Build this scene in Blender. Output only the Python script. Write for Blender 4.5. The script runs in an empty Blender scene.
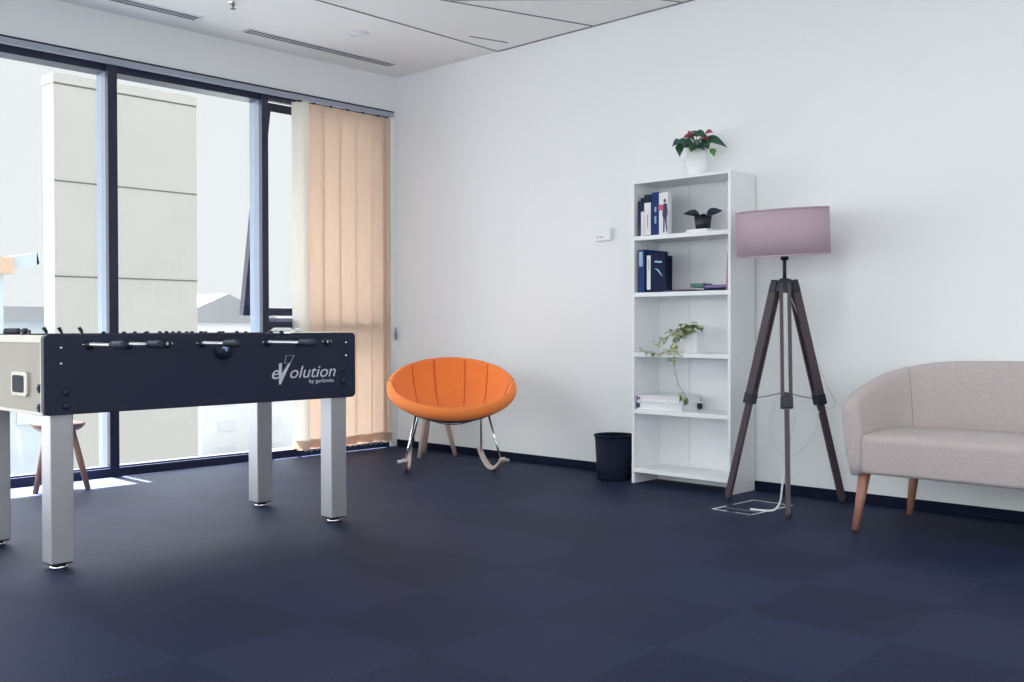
import bpy, bmesh, math, random
from mathutils import Vector, Matrix
random.seed(7)
PI = math.pi
C = bpy.context.scene.collection
V = Vector
H = 2.976

# ------------------------------------------------------------------ materials
def new_mat(name):
    m = bpy.data.materials.new(name); m.use_nodes = True
    nt = m.node_tree
    for n in list(nt.nodes):
        if n.type != 'OUTPUT_MATERIAL' and n.type != 'BSDF_PRINCIPLED': nt.nodes.remove(n)
    return m, nt, nt.nodes['Principled BSDF'], nt.nodes['Material Output']

def pmat(name, col, rough=.5, metal=0., spec=.5, var=.06, vscale=30., bump=0., bscale=200., sheen=0., stretch=None, trans=0.):
    """principled with a procedural tone variation and an optional fine bump"""
    m, nt, b, out = new_mat(name)
    tc = nt.nodes.new('ShaderNodeTexCoord')
    mp = nt.nodes.new('ShaderNodeMapping'); nt.links.new(tc.outputs['Object'], mp.inputs[0])
    if stretch: mp.inputs['Scale'].default_value = stretch
    nz = nt.nodes.new('ShaderNodeTexNoise'); nz.inputs['Scale'].default_value = vscale; nz.inputs['Detail'].default_value = 4
    nt.links.new(mp.outputs[0], nz.inputs['Vector'])
    mx = nt.nodes.new('ShaderNodeMix'); mx.data_type = 'RGBA'
    nt.links.new(nz.outputs[0], mx.inputs['Factor'])
    mx.inputs['A'].default_value = (*[max(0, c*(1-var)) for c in col], 1)
    mx.inputs['B'].default_value = (*[min(1, c*(1+var)) for c in col], 1)
    nt.links.new(mx.outputs['Result'], b.inputs['Base Color'])
    b.inputs['Roughness'].default_value = rough
    b.inputs['Metallic'].default_value = metal
    b.inputs['Specular IOR Level'].default_value = spec
    if sheen:
        b.inputs['Sheen Weight'].default_value = sheen
        b.inputs['Sheen Roughness'].default_value = .5
    if bump:
        n2 = nt.nodes.new('ShaderNodeTexNoise'); n2.inputs['Scale'].default_value = bscale
        nt.links.new(tc.outputs['Object'], n2.inputs['Vector'])
        bp = nt.nodes.new('ShaderNodeBump'); bp.inputs['Strength'].default_value = bump; bp.inputs['Distance'].default_value = .003
        nt.links.new(n2.outputs[0], bp.inputs['Height']); nt.links.new(bp.outputs[0], b.inputs['Normal'])
    if trans:
        t = nt.nodes.new('ShaderNodeBsdfTranslucent'); nt.links.new(mx.outputs['Result'], t.inputs['Color'])
        ms = nt.nodes.new('ShaderNodeMixShader'); ms.inputs[0].default_value = trans
        nt.links.new(b.outputs[0], ms.inputs[1]); nt.links.new(t.outputs[0], ms.inputs[2])
        nt.links.new(ms.outputs[0], out.inputs[0])
    return m

def srgb(r, g, b):
    f = lambda c: (c/255/12.92) if c/255 <= .04045 else ((c/255+.055)/1.055)**2.4
    return (f(r), f(g), f(b))

M = {}
M['wall'] = pmat('wall_paint', (.83, .845, .852), .85, spec=.2, var=.012, vscale=3, bump=.03, bscale=120)
M['ceil'] = pmat('ceiling_paint', (.85, .86, .845), .9, spec=.15, var=.012, vscale=4, bump=.03, bscale=200)
M['seam'] = pmat('ceiling_seam', (.22, .23, .25), .8)
M['base'] = pmat('baseboard_navy', srgb(20, 26, 48), .75, spec=.12)
M['frame'] = pmat('window_frame_navy', srgb(34, 40, 66), .35, spec=.5, var=.03)
M['frameside'] = pmat('window_frame_grey', srgb(120, 136, 160), .3, spec=.6, var=.03)  # lighter tone of the navy frame: sky reflection put into the colour
M['trackgrey'] = pmat('blind_track_grey', srgb(160, 165, 178), .5)
M['conc'] = pmat('pale_concrete', (.285, .280, .264), .9, var=.05, vscale=1.2, bump=.05, bscale=20)
M['concjoint'] = pmat('concrete_joint', (.08, .08, .08), .9)
M['white'] = pmat('white_laminate', (.81, .83, .85), .4, spec=.4, var=.01)
M['whitepot'] = pmat('white_ceramic', (.82, .84, .86), .3, var=.02)
M['plastic'] = pmat('white_plastic', (.80, .82, .85), .4, var=.01)
M['navy'] = pmat('table_navy', srgb(29, 34, 58), .45, spec=.35, var=.05, vscale=12)
M['alu'] = pmat('brushed_aluminium', (.54, .535, .56), .42, metal=.75, var=.05, vscale=60, stretch=(8, 8, .3))
M['champ'] = pmat('champagne_panel', (.37, .335, .285), .5, metal=.1, var=.03, vscale=8)
M['champlight'] = pmat('champagne_edge', (.66, .63, .55), .45, metal=.2, var=.02)
M['chrome'] = pmat('chrome', (.8, .8, .82), .15, metal=1, var=.02)
M['steel'] = pmat('rod_steel', (.78, .78, .80), .25, metal=.9, var=.02)
M['black'] = pmat('black_plastic', srgb(24, 28, 46), .45, var=.05)
M['handle'] = pmat('handle_rubber', srgb(30, 34, 54), .6, var=.05)
M['blackmatte'] = pmat('black_matte', srgb(26, 29, 44), .7, var=.05)
M['ink'] = pmat('silver_print', (.62, .62, .70), .5, var=.02)
M['green'] = pmat('field_green', (.04, .22, .08), .6)
M['orange'] = pmat('orange_fabric', (.98, .26, .06), .75, spec=.2, var=.07, vscale=90, bump=.15, bscale=500, sheen=.15)
M['orangeseam'] = pmat('orange_seam', (.62, .10, .02), .8)
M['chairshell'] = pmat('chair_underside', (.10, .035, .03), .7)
M['washwood'] = pmat('washed_wood', (.56, .47, .44), .55, var=.12, vscale=14, stretch=(6, 6, 1))
M['stoolwood'] = pmat('stool_wood', (.30, .17, .13), .5, var=.2, vscale=10, stretch=(6, 6, 1))
M['stoolpale'] = pmat('stool_wood_pale', (.50, .39, .35), .5, var=.15, vscale=10, stretch=(6, 6, 1))
M['darkwood'] = pmat('lamp_dark_wood', (.062, .042, .054), .45, var=.2, vscale=12, stretch=(6, 6, .6))
M['shade'] = pmat('mauve_fabric', (.57, .445, .515), .8, spec=.15, var=.05, vscale=160, bump=.1, bscale=600, stretch=(1, 1, .25), trans=.25)
M['cord'] = pmat('white_cord', (.75, .77, .80), .5)
M['sofa'] = pmat('sofa_weave', (.47, .415, .412), .9, spec=.12, var=.30, vscale=190, bump=.25, bscale=420, sheen=.12, stretch=(.35, 1, 1.6))
M['piping'] = pmat('sofa_seam', (.36, .31, .32), .9)
M['sofaleg'] = pmat('sofa_leg_wood', (.36, .17, .13), .4, var=.2, vscale=12, stretch=(6, 6, .7))
M['bin'] = pmat('bin_navy', srgb(20, 25, 44), .65, spec=.15, var=.05)
M['louver'] = pmat('peach_blind_fabric', (.82, .70, .605), .85, spec=.1, var=.04, vscale=40, stretch=(1, 1, .15), trans=.6)
M['louverpale'] = pmat('cream_blind_fabric', (.92, .90, .85), .85, spec=.1, var=.03, vscale=40, stretch=(1, 1, .15), trans=.6)  # same fabric as the other louvers, with light falling through put into the colour
M['blueb'] = pmat('blue_cover', srgb(28, 54, 112), .6, spec=.2, var=.08)
M['darkblue'] = pmat('dark_blue_cover', srgb(17, 28, 62), .6, spec=.15, var=.15, vscale=14)
M['purple'] = pmat('purple_cover', srgb(60, 42, 98), .6, spec=.2)
M['greenblack'] = pmat('dark_green_cover', srgb(24, 42, 62), .6, spec=.2)
M['paper'] = pmat('paper', (.78, .78, .80), .8, var=.03, vscale=90, stretch=(1, 1, 20))
M['bluepaper'] = pmat('pale_blue_label', srgb(150, 175, 215), .6)
M['redp'] = pmat('red_print', srgb(205, 90, 110), .6)
M['figp'] = pmat('dark_print', srgb(64, 60, 96), .6)
M['glow'] = pmat('light_blue_print', srgb(165, 205, 225), .6, var=.2, vscale=60)
M['magenta'] = pmat('magenta_folder', srgb(170, 90, 135), .5)
M['lilac'] = pmat('lilac_cover', srgb(120, 100, 150), .5, var=.2, vscale=40)
M['greenc'] = pmat('green_cover', srgb(50, 105, 95), .5, var=.2, vscale=40)
M['leaf'] = pmat('dark_leaf', (.022, .085, .05), .4, var=.5, vscale=25)
M['leaflight'] = pmat('fresh_leaf', (.10, .26, .05), .45, var=.3, vscale=25)
M['spathe'] = pmat('red_spathe', (.30, .03, .06), .4, var=.3, vscale=30)
M['ivy'] = pmat('variegated_ivy', (.62, .66, .42), .5, var=.35, vscale=45)
M['ivydark'] = pmat('ivy_green', (.16, .26, .10), .5, var=.4, vscale=60)
M['stem'] = pmat('plant_stem', (.18, .20, .10), .6)
M['succ'] = pmat('dark_succulent', srgb(38, 44, 62), .5, var=.3, vscale=50)
M['soil'] = pmat('soil', (.04, .03, .03), .9, var=.3, vscale=80)
M['galva'] = pmat('vent_grey', srgb(120, 130, 150), .5)
M['ventdark'] = pmat('vent_slot', (.03, .035, .05), .8)
M['ground'] = pmat('pale_ground', (.050, .052, .053), .95, var=.2, vscale=.15)
M['slab'] = pmat('grey_slab', (.10, .10, .105), .9, var=.06, vscale=2)
M['housepale'] = pmat('pale_render', (.42, .43, .44), .9, var=.06, vscale=.8)  # distant walls and metal paled: haze and overexposure put into these colours
M['houseblue'] = pmat('pale_blue_metal', (.31, .35, .385), .7, var=.15, vscale=.8)
M['siteorange'] = pmat('pale_orange_paint', (.36, .26, .19), .7)
M['hgrey'] = pmat('grey_roof', (.17, .18, .19), .8, var=.1, vscale=.6)
M['wing'] = pmat('distant_window', (.37, .39, .405), .4)  # panes close to the wall tone, haze put into the colour

m, nt, b, out = new_mat('lit_diffuser')  # glowing face of the added ceiling panels
b.inputs['Base Color'].default_value = (.8, .8, .8, 1); b.inputs['Emission Color'].default_value = (1, 1, .97, 1); b.inputs['Emission Strength'].default_value = 12
M['led'] = m
# thin window glass
m, nt, b, out = new_mat('window_glass')
tr = nt.nodes.new('ShaderNodeBsdfTransparent'); tr.inputs[0].default_value = (.97, .98, .985, 1)
gl = nt.nodes.new('ShaderNodeBsdfGlossy'); gl.inputs['Roughness'].default_value = .02
fr = nt.nodes.new('ShaderNodeFresnel'); ge = nt.nodes.new('ShaderNodeNewGeometry'); io = nt.nodes.new('ShaderNodeMapRange')
io.inputs['To Min'].default_value = 1.25; io.inputs['To Max'].default_value = 1/1.25
nt.links.new(ge.outputs['Backfacing'], io.inputs[0]); nt.links.new(io.outputs[0], fr.inputs[0])
mxs = nt.nodes.new('ShaderNodeMixShader')
nt.links.new(fr.outputs[0], mxs.inputs[0]); nt.links.new(tr.outputs[0], mxs.inputs[1]); nt.links.new(gl.outputs[0], mxs.inputs[2])
nt.links.new(mxs.outputs[0], out.inputs[0]); nt.nodes.remove(b); M['glass'] = m

# carpet: half-metre tiles laid quarter-turned
m, nt, b, out = new_mat('carpet_tiles')
N = nt.nodes.new; L = nt.links.new
tc = N('ShaderNodeTexCoord')
mp = N('ShaderNodeMapping'); mp.vector_type = 'POINT'
th = -.04596
mp.inputs['Scale'].default_value = (2, 2, 2)
ox, oy = 3.558, -2.3605
mp.inputs['Rotation'].default_value = (0, 0, th)
rx = ox*math.cos(th) - oy*math.sin(th); ry = ox*math.sin(th) + oy*math.cos(th)
mp.inputs['Location'].default_value = (-2*rx, -2*ry, 0)
L(tc.outputs['Object'], mp.inputs[0])
sp = N('ShaderNodeSeparateXYZ'); L(mp.outputs[0], sp.inputs[0])
def math_(op, a, bv=None):
    n = N('ShaderNodeMath'); n.operation = op
    for k, v in enumerate((a, bv)):
        if v is None: continue
        if isinstance(v, (int, float)): n.inputs[k].default_value = v
        else: L(v, n.inputs[k])
    return n.outputs[0]
fu = math_('FLOOR', sp.outputs[0]); fv = math_('FLOOR', sp.outputs[1])
sh = math_('LESS_THAN', fu, -1.5)
par = math_('FLOORED_MODULO', math_('ADD', math_('ADD', fu, fv), sh), 2.)
cell = N('ShaderNodeCombineXYZ'); L(fu, cell.inputs[0]); L(fv, cell.inputs[1])
wn = N('ShaderNodeTexWhiteNoise'); wn.noise_dimensions = '2D'; L(cell.outputs[0], wn.inputs['Vector'])
tone = math_('ADD', math_('MULTIPLY', par, .75), math_('MULTIPLY', wn.outputs['Value'], .25))
nz = N('ShaderNodeTexNoise'); nz.inputs['Scale'].default_value = 130; nz.inputs['Detail'].default_value = 3; L(tc.outputs['Object'], nz.inputs['Vector'])
mx = N('ShaderNodeMix'); mx.data_type = 'RGBA'; L(tone, mx.inputs['Factor'])
mx.inputs['A'].default_value = (.0078, .0122, .0355, 1); mx.inputs['B'].default_value = (.0140, .0192, .0520, 1)
m2 = N('ShaderNodeMix'); m2.data_type = 'RGBA'; m2.blend_type = 'MULTIPLY'; m2.inputs['Factor'].default_value = 1
L(mx.outputs['Result'], m2.inputs['A'])
cr = N('ShaderNodeMapRange'); cr.inputs['From Min'].default_value = .3; cr.inputs['From Max'].default_value = .7; cr.inputs['To Min'].default_value = .7; cr.inputs['To Max'].default_value = 1.3
L(nz.outputs[0], cr.inputs[0])
cc = N('ShaderNodeCombineXYZ')
for k in range(3): L(cr.outputs[0], cc.inputs[k])
L(cc.outputs[0], m2.inputs['B']); L(m2.outputs['Result'], b.inputs['Base Color'])
b.inputs['Roughness'].default_value = .6; b.inputs['Specular IOR Level'].default_value = .22; b.inputs['Specular Tint'].default_value = (.34, .52, 1, 1)
b.inputs['Sheen Weight'].default_value = .012; b.inputs['Sheen Roughness'].default_value = .4; b.inputs['Sheen Tint'].default_value = (.6, .75, 1, 1)
bp = N('ShaderNodeBump'); bp.inputs['Strength'].default_value = .35; bp.inputs['Distance'].default_value = .004
L(nz.outputs[0], bp.inputs['Height']); L(bp.outputs[0], b.inputs['Normal'])
M['carpet'] = m

# ------------------------------------------------------------------ mesh helpers
class MB:
    def __init__(s): s.bm = bmesh.new(); s.smooth = []
    def box(s, x0, x1, y0, y1, z0, z1):
        vs = [s.bm.verts.new(p) for p in ((x0,y0,z0),(x1,y0,z0),(x1,y1,z0),(x0,y1,z0),(x0,y0,z1),(x1,y0,z1),(x1,y1,z1),(x0,y1,z1))]
        for f in ((3,2,1,0),(4,5,6,7),(0,1,5,4),(1,2,6,5),(2,3,7,6),(3,0,4,7)): s.bm.faces.new([vs[i] for i in f])
        return s
    def obox(s, c, ax, ay, az, hx, hy, hz):
        c = V(c); ax, ay, az = V(ax).normalized()*hx, V(ay).normalized()*hy, V(az).normalized()*hz
        sg = ((-1,-1,-1),(1,-1,-1),(1,1,-1),(-1,1,-1),(-1,-1,1),(1,-1,1),(1,1,1),(-1,1,1))
        vs = [s.bm.verts.new(c+ax*i+ay*j+az*k) for i,j,k in sg]
        for f in ((3,2,1,0),(4,5,6,7),(0,1,5,4),(1,2,6,5),(2,3,7,6),(3,0,4,7)): s.bm.faces.new([vs[i] for i in f])
        return s
    def bar(s, p, q, w, d, side):
        """square bar from p to q; w across 'side', d across the third direction"""
        p, q = V(p), V(q); a = (q-p); sd = V(side); sd = (sd - a.normalized()*sd.dot(a.normalized())).normalized()
        return s.obox((p+q)/2, a, sd, a.cross(sd), a.length/2, w/2, d/2)
    def tube(s, pts, r, n=12, closed=False, cap=True):
        pts = [V(p) for p in pts]; k = len(pts)
        rs = r if isinstance(r, (list, tuple)) else [r]*k
        t0 = (pts[1]-pts[0]).normalized()
        u = t0.cross(V((0,0,1)));
        if u.length < .05: u = t0.cross(V((1,0,0)))
        u.normalize(); rings = []
        for i, p in enumerate(pts):
            if closed: t = (pts[(i+1)%k]-pts[i-1]).normalized()
            else: t = (pts[min(i+1,k-1)]-pts[max(i-1,0)]).normalized()
            u = (u - t*u.dot(t)).normalized(); w = t.cross(u)
            rings.append([s.bm.verts.new(p+(u*math.cos(2*PI*j/n)+w*math.sin(2*PI*j/n))*rs[i]) for j in range(n)])
        for i in range(k if closed else k-1):
            A, B = rings[i], rings[(i+1)%k]
            for j in range(n):
                f = s.bm.faces.new([A[j],A[(j+1)%n],B[(j+1)%n],B[j]]); f.smooth = True
        if cap and not closed:
            s.bm.faces.new(rings[0][::-1]); s.bm.faces.new(rings[-1])
        return s
    def lathe(s, prof, n=32, c=(0,0,0), mat=None):
        """prof: (r, z) list, revolved about z through c; mat optional 3x3"""
        c = V(c); rings = []
        for r, z in prof:
            if r < 1e-6:
                p = V((0,0,z)); p = mat @ p if mat else p
                rings.append([s.bm.verts.new(c+p)])
            else:
                ring = []
                for j in range(n):
                    p = V((r*math.cos(2*PI*j/n), r*math.sin(2*PI*j/n), z)); p = mat @ p if mat else p
                    ring.append(s.bm.verts.new(c+p))
                rings.append(ring)
        for A, B in zip(rings, rings[1:]):
            for j in range(n):
                a = [A[0]] if len(A)==1 else [A[j],A[(j+1)%n]]
                b_ = [B[0]] if len(B)==1 else [B[(j+1)%n],B[j]]
                if len(a)+len(b_) > 2:
                    f = s.bm.faces.new(a+b_); f.smooth = True
        return s
    def prism(s, poly, o, ax, ay, az, d):
        """polygon (2-D, in ax, ay through o) pushed d along az"""
        o, ax, ay, az = V(o), V(ax), V(ay), V(az)
        A = [s.bm.verts.new(o+ax*x+ay*y) for x, y in poly]; B = [s.bm.verts.new(o+ax*x+ay*y+az*d) for x, y in poly]
        s.bm.faces.new(A[::-1]); s.bm.faces.new(B); k = len(poly)
        for i in range(k): s.bm.faces.new([A[i],A[(i+1)%k],B[(i+1)%k],B[i]])
        return s
    def grid(s, rows, closed_u=False, smooth=True):
        vr = [[s.bm.verts.new(p) for p in row] for row in rows]
        for A, B in zip(vr, vr[1:]):
            k = len(A)
            for j in range(k if closed_u else k-1):
                f = s.bm.faces.new([A[j],A[(j+1)%k],B[(j+1)%k],B[j]]); f.smooth = smooth
        return vr
    def leaf(s, base, d, up, length, width, droop=.3, cup=.15, heart=False):
        """a thin curved blade with two faces of real thickness"""
        base, d, up = V(base), V(d).normalized(), V(up); sd = d.cross(up).normalized(); up = sd.cross(d).normalized()
        prof = [(0,.06),(.15,.62),(.35,1.),(.55,.92),(.75,.62),(.9,.28),(1,.02)]
        if heart: prof = [(-.08,.45),(.05,.85),(.22,1.),(.42,.86),(.65,.52),(.85,.2),(1,.02)]
        tp, bt = [], []
        for t, w in prof:
            c = base + d*length*t*(1-.15*droop*t) - up*length*droop*t*t
            row, row2 = [], []
            for k in (-1, -.5, 0, .5, 1):
                p = c + sd*(width/2*w*k) + up*(abs(k)*cup*width*w)
                row.append(p); row2.append(p - up*.0012)
            tp.append(row); bt.append(row2)
        s.grid(tp); s.grid([r[::-1] for r in bt])
        return s
    def build(s, name, mat, parent=None, bevel=0, seg=2, recalc=True, smooth_angle=None, subsurf=0):
        if recalc: bmesh.ops.recalc_face_normals(s.bm, faces=s.bm.faces)
        me = bpy.data.meshes.new(name); s.bm.to_mesh(me); s.bm.free()
        me.materials.append(mat)
        o = bpy.data.objects.new(name, me); C.objects.link(o)
        if parent:
            o.parent = parent
            if parent.type != 'EMPTY' or True:
                o.matrix_parent_inverse = MW(parent).inverted()
        if subsurf:
            md = o.modifiers.new('sub', 'SUBSURF'); md.levels = subsurf; md.render_levels = subsurf
        if bevel:
            md = o.modifiers.new('bevel', 'BEVEL'); md.width = bevel; md.segments = seg; md.limit_method = 'ANGLE'; md.angle_limit = math.radians(50)
        return o
def MW(o):
    m = o.matrix_basis.copy(); p = o.parent
    if p: m = MW(p) @ o.matrix_parent_inverse @ m
    return m
def tag(o, label=None, cat=None, group=None, kind=None):
    if label: o['label'] = label
    if cat: o['category'] = cat
    if group: o['group'] = group
    if kind: o['kind'] = kind
    return o
def thing(name, loc, label, cat, group=None):
    o = bpy.data.objects.new(name, None); C.objects.link(o); o.location = loc; o.empty_display_size = .1
    return tag(o, label, cat, group)
def struct(o): o['kind'] = 'structure'; return o
def copy_tree(o, parent=None):
    c = o.copy(); C.objects.link(c)
    if parent: c.parent = parent
    for ch in list(o.children): copy_tree(ch, c)
    return c

def rounded(w, h, r, n=6, x0=0., y0=0.):
    pts = []
    for cx, cy, a in ((w-r, r, -PI/2), (w-r, h-r, 0), (r, h-r, PI/2), (r, r, PI)):
        for k in range(n+1):
            t = a + PI/2*k/n; pts.append((x0+cx+r*math.cos(t), y0+cy+r*math.sin(t)))
    return pts
X, Y, Z = V((1,0,0)), V((0,1,0)), V((0,0,1))

# ------------------------------------------------------------------ the room
RX, RY = 9.0, -9.0
struct(MB().box(-.3, RX, RY, 0, -.15, 0).build('floor', M['carpet']))
ceil = struct(MB().box(-.3, RX+.2, RY-.2, .2, H, H+.15).build('ceiling', M['ceil']))
struct(MB().box(-.3, RX+.2, 0, .2, -.15, H).build('wall_right', M['wall']))
# window wall: bulkhead over the glazing, a narrow pier in the corner, a pier at the far end
w = MB(); w.box(-.30, 0, RY, 0, 2.690, H); w.box(-.30, 0, -.066, 0, 0, 2.690); w.box(-.30, 0, RY, RY+.4, 0, 2.69)
struct(w.build('wall_left', M['wall']))
# the two walls behind the camera, each with an unseen window added for its light
def wall_with_window(name, axis, at, t, a0, a1, b0, b1, z0, z1):
    w = MB()
    def bx(p, q, zz0, zz1):
        if axis == 'x': w.box(at, at+t, p, q, zz0, zz1)
        else: w.box(p, q, at, at+t, zz0, zz1)
    bx(a0, b0, 0, H); bx(b1, a1, 0, H); bx(b0, b1, 0, z0); bx(b0, b1, z1, H)
    return struct(w.build(name, M['wall']))
wall_with_window('wall_back', 'y', RY-.2, .2, -.3, RX+.2, .6, 8.4, .35, 2.65)
wall_with_window('wall_front', 'x', RX, .2, RY, 0, -8.4, -1.2, .35, 2.65)
struct(MB().box(0.0, RX, -.012, 0, 0, .055).build('baseboard_right', M['base'], bevel=.003))

# ceiling seams and recessed fittings
sm = MB()
def seam(p, q, wd=.008):
    sm.bar((p[0], p[1], H-.002), (q[0], q[1], H-.002), wd, .006, (q[1]-p[1], p[0]-q[0], 0))
d1 = (1.162-1.151)/(-1.6+.011)
seam((1.151, -.004), (1.151+d1*(-8.6), -8.6))
dx, dy = (1.725-2.043), (-1.058+.02)
seam((2.048, -.004), (2.048+dx*4.5, dy*4.5))
seam((1.151, -.006), (3.6, -.006), .014)
seam((1.75, -1.04), (2.60, -.25), .003); seam((1.36, -.12), (1.28, -.42), .006)
seam((2.76, -.004), (2.66, -.22), .006); seam((2.66, -.22), (2.9, -.5), .006)
o = sm.build('ceiling_seam', M['seam'], ceil)

def vent(y0, y1, label):
    t = thing('ceiling_vent', (.29, (y0+y1)/2, H), label, 'air vent', None)
    fr_ = MB()
    for x, w_ in ((.235, .012), (.2715, .006), (.2985, .006), (.331, .012)): fr_.box(x, x+w_, y0, y1, H-.005, H-.0005)
    for yy in (y0, y1-.012): fr_.box(.235, .343, yy, yy+.012, H-.005, H-.0005)
    fr_.build('frame', M['plastic'], t)
    MB().box(.24, .338, y0+.005, y1-.005, H-.003, H-.0005).build('slot', M['ventdark'], t)
vent(-1.57, -.285, 'grey linear slot air vent in the ceiling, nearer to the wall corner')
vent(-3.45, -1.915, 'grey linear slot air vent in the ceiling, cut off by the picture edge')
t = thing('ceiling_speaker', (.78, -.996, H), 'round white flush speaker in the ceiling near the slot vent', 'speaker')
MB().lathe([(.078, H-.0005), (.078, H-.006), (.070, H-.010), (.064, H-.006), (.064, H-.0005)], 32, (.78, -.996, 0)).build('rim', M['plastic'], t)
MB().lathe([(.0, H-.005), (.064, H-.004), (.064, H-.0005)], 32, (.78, -.996, 0)).build('grille', M['ceil'], t)
t = thing('sprinkler', (.734, -1.93, H), 'small fire sprinkler head hanging from the ceiling', 'sprinkler')
MB().lathe([(.0, H-.004), (.03, H-.004), (.034, H-.0005)], 20, (.734, -1.93, 0)).build('escutcheon', M['chrome'], t)
s_ = MB().lathe([(.009, H), (.009, H-.022), (.004, H-.024), (.004, H-.034), (0, H-.034)], 14, (.734, -1.93, 0))
s_.lathe([(0, H-.034), (.017, H-.035), (.017, H-.037), (0, H-.038)], 14, (.734, -1.93, 0)); s_.build('nozzle', M['seam'], t)

def fill_panel(x, y, label):  # lit panels added out of view to brighten the long wall
    t = thing('ceiling_light', (x, y, H), label, 'ceiling light', 'recessed ceiling light panels')
    f = MB()
    for a, b_, c, d in ((-.3, .3, -.3, -.285), (-.3, .3, .285, .3), (-.3, -.285, -.285, .285), (.285, .3, -.285, .285)): f.box(x+a, x+b_, y+c, y+d, H-.012, H-.0005)
    f.build('frame', M['plastic'], t)
    MB().box(x-.284, x+.284, y-.284, y+.284, H-.008, H-.001).build('diffuser', M['led'], t)
for x, y in ((4.3, -2.2), (6.1, -2.2), (4.3, -4.0), (6.1, -4.0)): fill_panel(x, y, 'white square recessed light panel in the tiled ceiling')

# ------------------------------------------------------------------ glazing
XO = -.20     # outer face of the frames
def pane(y0, y1, z0, z1, parent, x=-.145):
    return MB().box(x-.004, x+.004, y0, y1, z0, z1).build('pane', M['glass'], parent)
def bay(n, y0, y1):
    """a fixed floor-to-bulkhead bay: sill and head bars with a full-height pane"""
    f = MB(); f.box(XO, -.03, y0, y1, 0, .055); f.box(XO, -.06, y0, y1, 2.612, 2.69)
    f.box(-.1, -.05, y0, y1, .055, .066)
    o = struct(f.build('window_%d' % n, M['frame'])); pane(y0, y1, .05, 2.615, o); return o
bounds = [RY+.4, -7.2, -5.6, -3.99, -2.40]
mull = [(-2.378, -2.315), (-1.240, -1.196)]
k = 4
# bays in view
bay(1, -3.95, -2.378); bay(2, -2.315, -1.240)
# further bays along the same wall, beside the camera
bay(4, -5.5, -4.03); bay(5, -7.05, -5.58); bay(6, RY+.4, -7.13)
for i, (y0, y1) in enumerate(mull + [(-4.03, -3.95), (-5.58, -5.5), (-7.13, -7.05)]):
    mo = struct(MB().box(-.075, -.03, y0, y1, 0, 2.69).build('window_mullion', M['frame'], bevel=.003))
    MB().box(XO, -.0755, y0+.002, y1-.002, 0, 2.69).build('mullion_web', M['frameside'], mo)
# bay 3: awning sash opened outwards over a fixed pane, partly behind the blind
y0, y1 = -1.196, -.066
f = MB(); f.box(XO, -.03, y0, y1, 0, .055); f.box(XO, -.06, y0, y1, 2.645, 2.69)
f.box(XO, -.055, y0, y0+.024, .055, 2.645)
f.box(XO, -.055, y1-.06, y1, .055, 2.645)
f.box(XO, -.055, y0+.024, y1-.06, .94, 1.005)
w3 = struct(f.build('window_3', M['frame'])); pane(y0+.02, y1-.05, .05, .95, w3)
MB().box(-.19, -.057, y0+.024, y1-.06, 1.005, 1.03).build('transom_cap', M['frameside'], w3)
# the opened sash, hinged at its head
ang = math.radians(11)
hx, hz = -.17, 2.63
dn = V((-math.sin(ang), 0, -math.cos(ang))); nrm = V((math.cos(ang), 0, -math.sin(ang)))
Ls = 1.60; sa, sb = y0+.05, y1-.05
def sashpt(t, yy): return V((hx, yy, hz)) + dn*t
s_ = MB()
for (a, b_) in ((0, .06), (Ls-.06, Ls)):
    s_.obox((sashpt((a+b_)/2, (sa+sb)/2)), Y, dn, nrm, (sb-sa)/2, (b_-a)/2, .028)
for (p, q) in ((sa, sa+.06), (sb-.06, sb)):
    s_.obox(sashpt(Ls/2, (p+q)/2), Y, dn, nrm, (q-p)/2, Ls/2-.06, .028)
sash = s_.build('sash', M['frame'], w3)
MB().obox(sashpt(Ls/2, (sa+sb)/2), Y, dn, nrm, (sb-sa)/2-.05, Ls/2-.05, .004).build('sash_pane', M['glass'], sash)
# outside: white sill ledge and an unseen slab added above to trim the sun patches
struct(MB().box(-.55, XO, RY, .1, -.3, -.01).build('window_sill', M['slab']))
sl = MB(); sl.box(-1.20, -.3, RY-.5, -2.262, 3.2, 3.32); sl.box(-1.56, -.3, -2.262, -1.22, 3.2, 3.32); sl.box(-1.53, -.3, -1.22, .6, 3.2, 3.32)
sl.box(-.3, -.2, RY-.5, .6, 2.97, 3.6)
struct(sl.build('slab_overhang', M['slab']))
# unseen windows added in the walls behind the camera to let in light
def added_window(n, axis, at, b0, b1, z0, z1, k):
    f = MB()
    def bx(p, q, zz0, zz1, d0=-.03, d1=.03):
        if axis == 'x': f.box(at+d0, at+d1, p, q, zz0, zz1)
        else: f.box(p, q, at+d0, at+d1, zz0, zz1)
    bx(b0, b1, z0, z0+.06); bx(b0, b1, z1-.06, z1)
    for i in range(k+1):
        c = b0 + (b1-b0)*i/k; c = min(max(c, b0+.03), b1-.03); bx(c-.03, c+.03, z0+.06, z1-.06)
    o = struct(f.build('window_%d' % n, M['frame']))
    g = MB()
    if axis == 'x': g.box(at-.003, at+.003, b0+.03, b1-.03, z0+.03, z1-.03)
    else: g.box(b0+.03, b1-.03, at-.003, at+.003, z0+.03, z1-.03)
    g.build('pane', M['glass'], o)
added_window(7, 'y', RY-.1, .6, 8.4, .35, 2.65, 5)
added_window(8, 'x', RX+.1, -8.4, -1.2, .35, 2.65, 5)

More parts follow.
